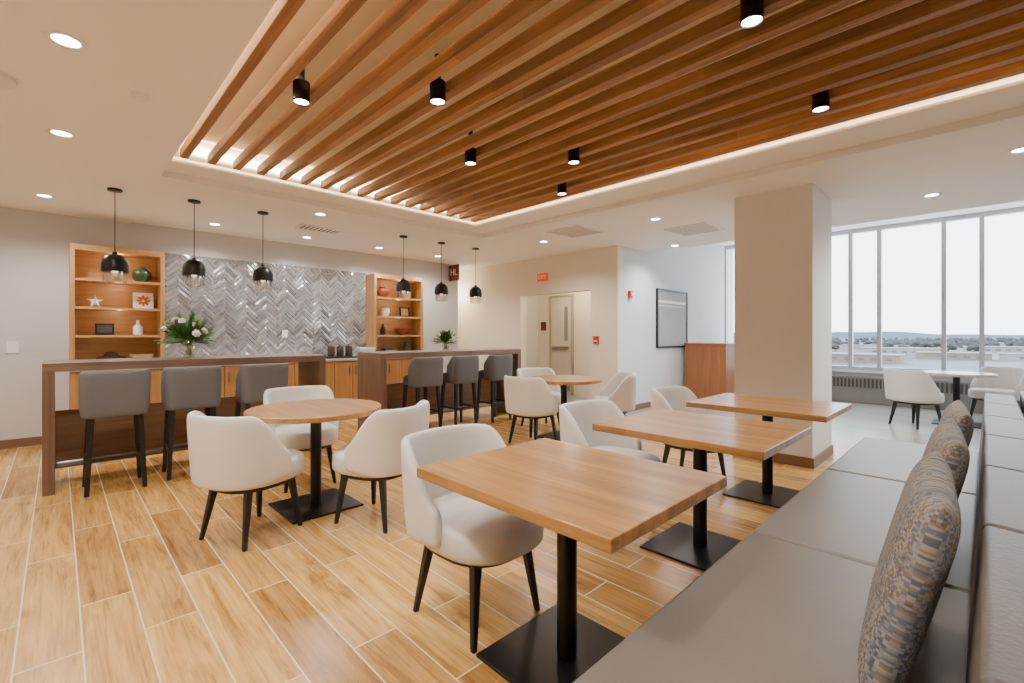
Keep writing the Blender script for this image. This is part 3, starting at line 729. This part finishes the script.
# pillows
def pillow(x, y, z, w, h, t, tilt, roll, lab, rz=0):
    bm = bmesh.new(); N = 24; F, B = {}, {}
    for i in range(N+1):
        for j in range(N+1):
            u, v = math.sin((-1+2*i/N)*math.pi/2), math.sin((-1+2*j/N)*math.pi/2)
            th = t*(max(0, 1-abs(u)**6)**.5)*(max(0, 1-abs(v)**6)**.5)
            pin = 1-.02*(1-abs(u)**2)*abs(v)**3; pin2 = 1-.02*(1-abs(v)**2)*abs(u)**3
            p = (u*w*pin2, v*h*pin)
            edge = i in (0, N) or j in (0, N)
            F[i, j] = bm.verts.new((p[0], -th, p[1])); B[i, j] = F[i, j] if edge else bm.verts.new((p[0], th, p[1]))
    for i in range(N):
        for j in range(N):
            bm.faces.new((F[i, j], F[i+1, j], F[i+1, j+1], F[i, j+1]))
            q = (B[i, j], B[i, j+1], B[i+1, j+1], B[i+1, j])
            try: bm.faces.new(q)
            except ValueError: pass
    o = bm_obj('throw_pillow', bm, M['woven'], None, (x, y, z), True); o.rotation_euler = (R(tilt), R(roll), R(rz))
    return tag(o, lab, 'pillow', 'woven throw pillows')
pillow(1.58, .140, .710, .31, .25, .052, 14, 0, 'square woven striped throw pillow leaning on the bench back', 4)
pillow(2.36, .140, .710, .31, .25, .052, 14, 0, 'woven striped throw pillow propped between two others', 4)
pillow(3.14, .140, .710, .31, .25, .052, 14, 0, 'woven striped throw pillow propped on the taupe bench', 4)

# ------------------------------------------------------------ outside
m, nt, b = newmat('winter_fields')
v = coords(nt, (.004, .012, 1)); n1 = nt.nodes.new('ShaderNodeTexNoise'); n1.inputs['Scale'].default_value = 1; n1.inputs['Detail'].default_value = 8
nt.links.new(v, n1.inputs['Vector']); cr = nt.nodes.new('ShaderNodeValToRGB')
cr.color_ramp.elements[0].position = .42; cr.color_ramp.elements[0].color = rgb(76, 82, 86); cr.color_ramp.elements[1].position = .58; cr.color_ramp.elements[1].color = rgb(112, 114, 114)
nt.links.new(n1.outputs['Fac'], cr.inputs['Fac']); nt.links.new(cr.outputs['Color'], b.inputs['Base Color']); b.inputs['Roughness'].default_value = .95
M['ground'] = m
gp = box('ground', (40, -1500, -14.5), (4000, 2600, -14), M['ground']); struct(gp)
M['tree'] = plain('bare_tree', rgb(60, 65, 66), .95, var=.2, scale=.5)
M['dark'] = plain('dark_slate', rgb(52, 56, 60), .9)
M['hill'] = plain('blue_hill', rgb(78, 90, 102), .95, var=.1, scale=.01)
M['bldw'] = plain('white_building', rgb(140, 141, 142), .8, var=.05, scale=.2)
M['bldt'] = plain('tan_building', rgb(122, 112, 98), .8, var=.05, scale=.2)
def tree_mesh():
    bm = bmesh.new()
    bmesh.ops.create_cone(bm, segments=6, radius1=.4, radius2=.2, depth=4, cap_ends=True, matrix=Matrix.Translation((0, 0, 2)))
    for p, r_ in (((0, 0, 7), 3.0), ((1.6, 1, 5.2), 2.0), ((-1.8, -1, 5.0), 2.2), ((0, 0, 9), 1.6)):
        q = bmesh.ops.create_icosphere(bm, subdivisions=2, radius=r_, matrix=Matrix.Translation(p))
        for v_ in q['verts']: v_.co += Vector((random.uniform(-.5, .5), random.uniform(-.5, .5), random.uniform(-.5, .5)))
    return bm
t0 = bm_obj('tree', tree_mesh(), M['tree'], None, (300, 20, -14))
bl = []
for i, (tt, dd, w, l, h, mt) in enumerate(((.74, 260, 16, 40, 4.5, 'bldt'), (.84, 360, 18, 50, 5, 'bldw'), (.95, 290, 14, 34, 4, 'bldt'), (1.06, 400, 18, 50, 5, 'bldw'), (1.12, 270, 12, 26, 4, 'bldw'), (.78, 460, 20, 50, 5, 'bldw'))):
    x, y = dd*(.6997+.7145*tt), dd*(.7145-.6997*tt); bl.append((x, y, 34))
    e = empty('building', (x, y, -14)); tag(e, 'distant low flat-roofed commercial building', 'building', 'distant buildings')
    box('walls', (-w/2, -l/2, 0), (w/2, l/2, h), M[mt], e); box('roof', (-w/2-.5, -l/2-.5, h), (w/2+.5, l/2+.5, h+.5), M['bldw'], e)
    boxes('window_band', [((-w/2-.1, -l/2+3+k*6, h*.35), (-w/2, -l/2+6+k*6, h*.65)) for k in range(int(l/6)-1)], M['photo'], e)
i = 0; tries = 0
while i < 280 and tries < 9000:
    tries += 1
    tt = random.uniform(.42, 1.15); dd = random.choice((random.uniform(420, 900), random.uniform(360, 560), random.uniform(600, 1200), random.uniform(600, 1200)))
    x, y = dd*(.6997+.7145*tt), dd*(.7145-.6997*tt); s = random.uniform(.8, 1.3)
    rad = 5.5*s*1.25
    if any((x-a)**2+(y-b_)**2 < (rad+c)**2 for a, b_, c in bl): continue
    bl.append((x, y, rad))
    t_ = t0 if i == 0 else t0.copy()
    if i: C.objects.link(t_)
    t_.location = (x, y, -14); t_.scale = (s*1.25, s*1.25, s*.8); t_.rotation_euler = (0, 0, random.uniform(0, 6))
    tag(t_, 'distant bare winter tree beyond the windows', 'tree', 'distant trees'); i += 1
se_ = empty('steeple', (175*1.0362, 175*.3850, -14)); tag(se_, 'distant dark church steeple', 'steeple')
box('tower', (-.7, -.7, 0), (.7, .7, 22), M['dark'], se_); lathe('spire', [(0, 22), (1.1, 22), (0, 38)], M['dark'], se_, seg=8, smooth=False)
# hills
bm = bmesh.new(); prev = None
for i in range(121):
    y = -1500+i*35; z = -14+24+6*math.sin(i*.13)+4*math.sin(i*.37+1)+2*math.sin(i*.9)
    a = bm.verts.new((2600, y, -14)); c = bm.verts.new((2700, y, z)); e_ = bm.verts.new((2900, y, -14))
    if prev: bm.faces.new((prev[0], a, c, prev[1])); bm.faces.new((prev[1], c, e_, prev[2]))
    prev = (a, c, e_)
struct(bm_obj('ground', bm, M['hill']))

# ------------------------------------------------------------ world
w = bpy.data.worlds.new('World'); bpy.context.scene.world = w; w.use_nodes = True; nt = w.node_tree
bg = nt.nodes['Background']; tc = nt.nodes.new('ShaderNodeTexCoord'); sx = nt.nodes.new('ShaderNodeSeparateXYZ'); cr = nt.nodes.new('ShaderNodeValToRGB')
nt.links.new(tc.outputs['Generated'], sx.inputs[0]); nt.links.new(sx.outputs['Z'], cr.inputs['Fac']); nt.links.new(cr.outputs['Color'], bg.inputs['Color'])
cr.color_ramp.elements[0].color = (.86, .92, 1, 1); cr.color_ramp.elements[0].position = 0
cr.color_ramp.elements[1].color = (.72, .85, 1, 1); cr.color_ramp.elements[1].position = .5
bg.inputs['Strength'].default_value = 7

# ------------------------------------------------------------ camera
cam = bpy.data.cameras.new('camera'); cam.sensor_width = 36; cam.lens = 464/1024*36; cam.shift_y = -6.5/1024; cam.clip_start = .02; cam.clip_end = 6000
co = bpy.data.objects.new('camera', cam); co.location = (0, 0, 1.30); co.rotation_euler = (R(90), 0, R(-44.4)); C.objects.link(co)
bpy.context.scene.camera = co
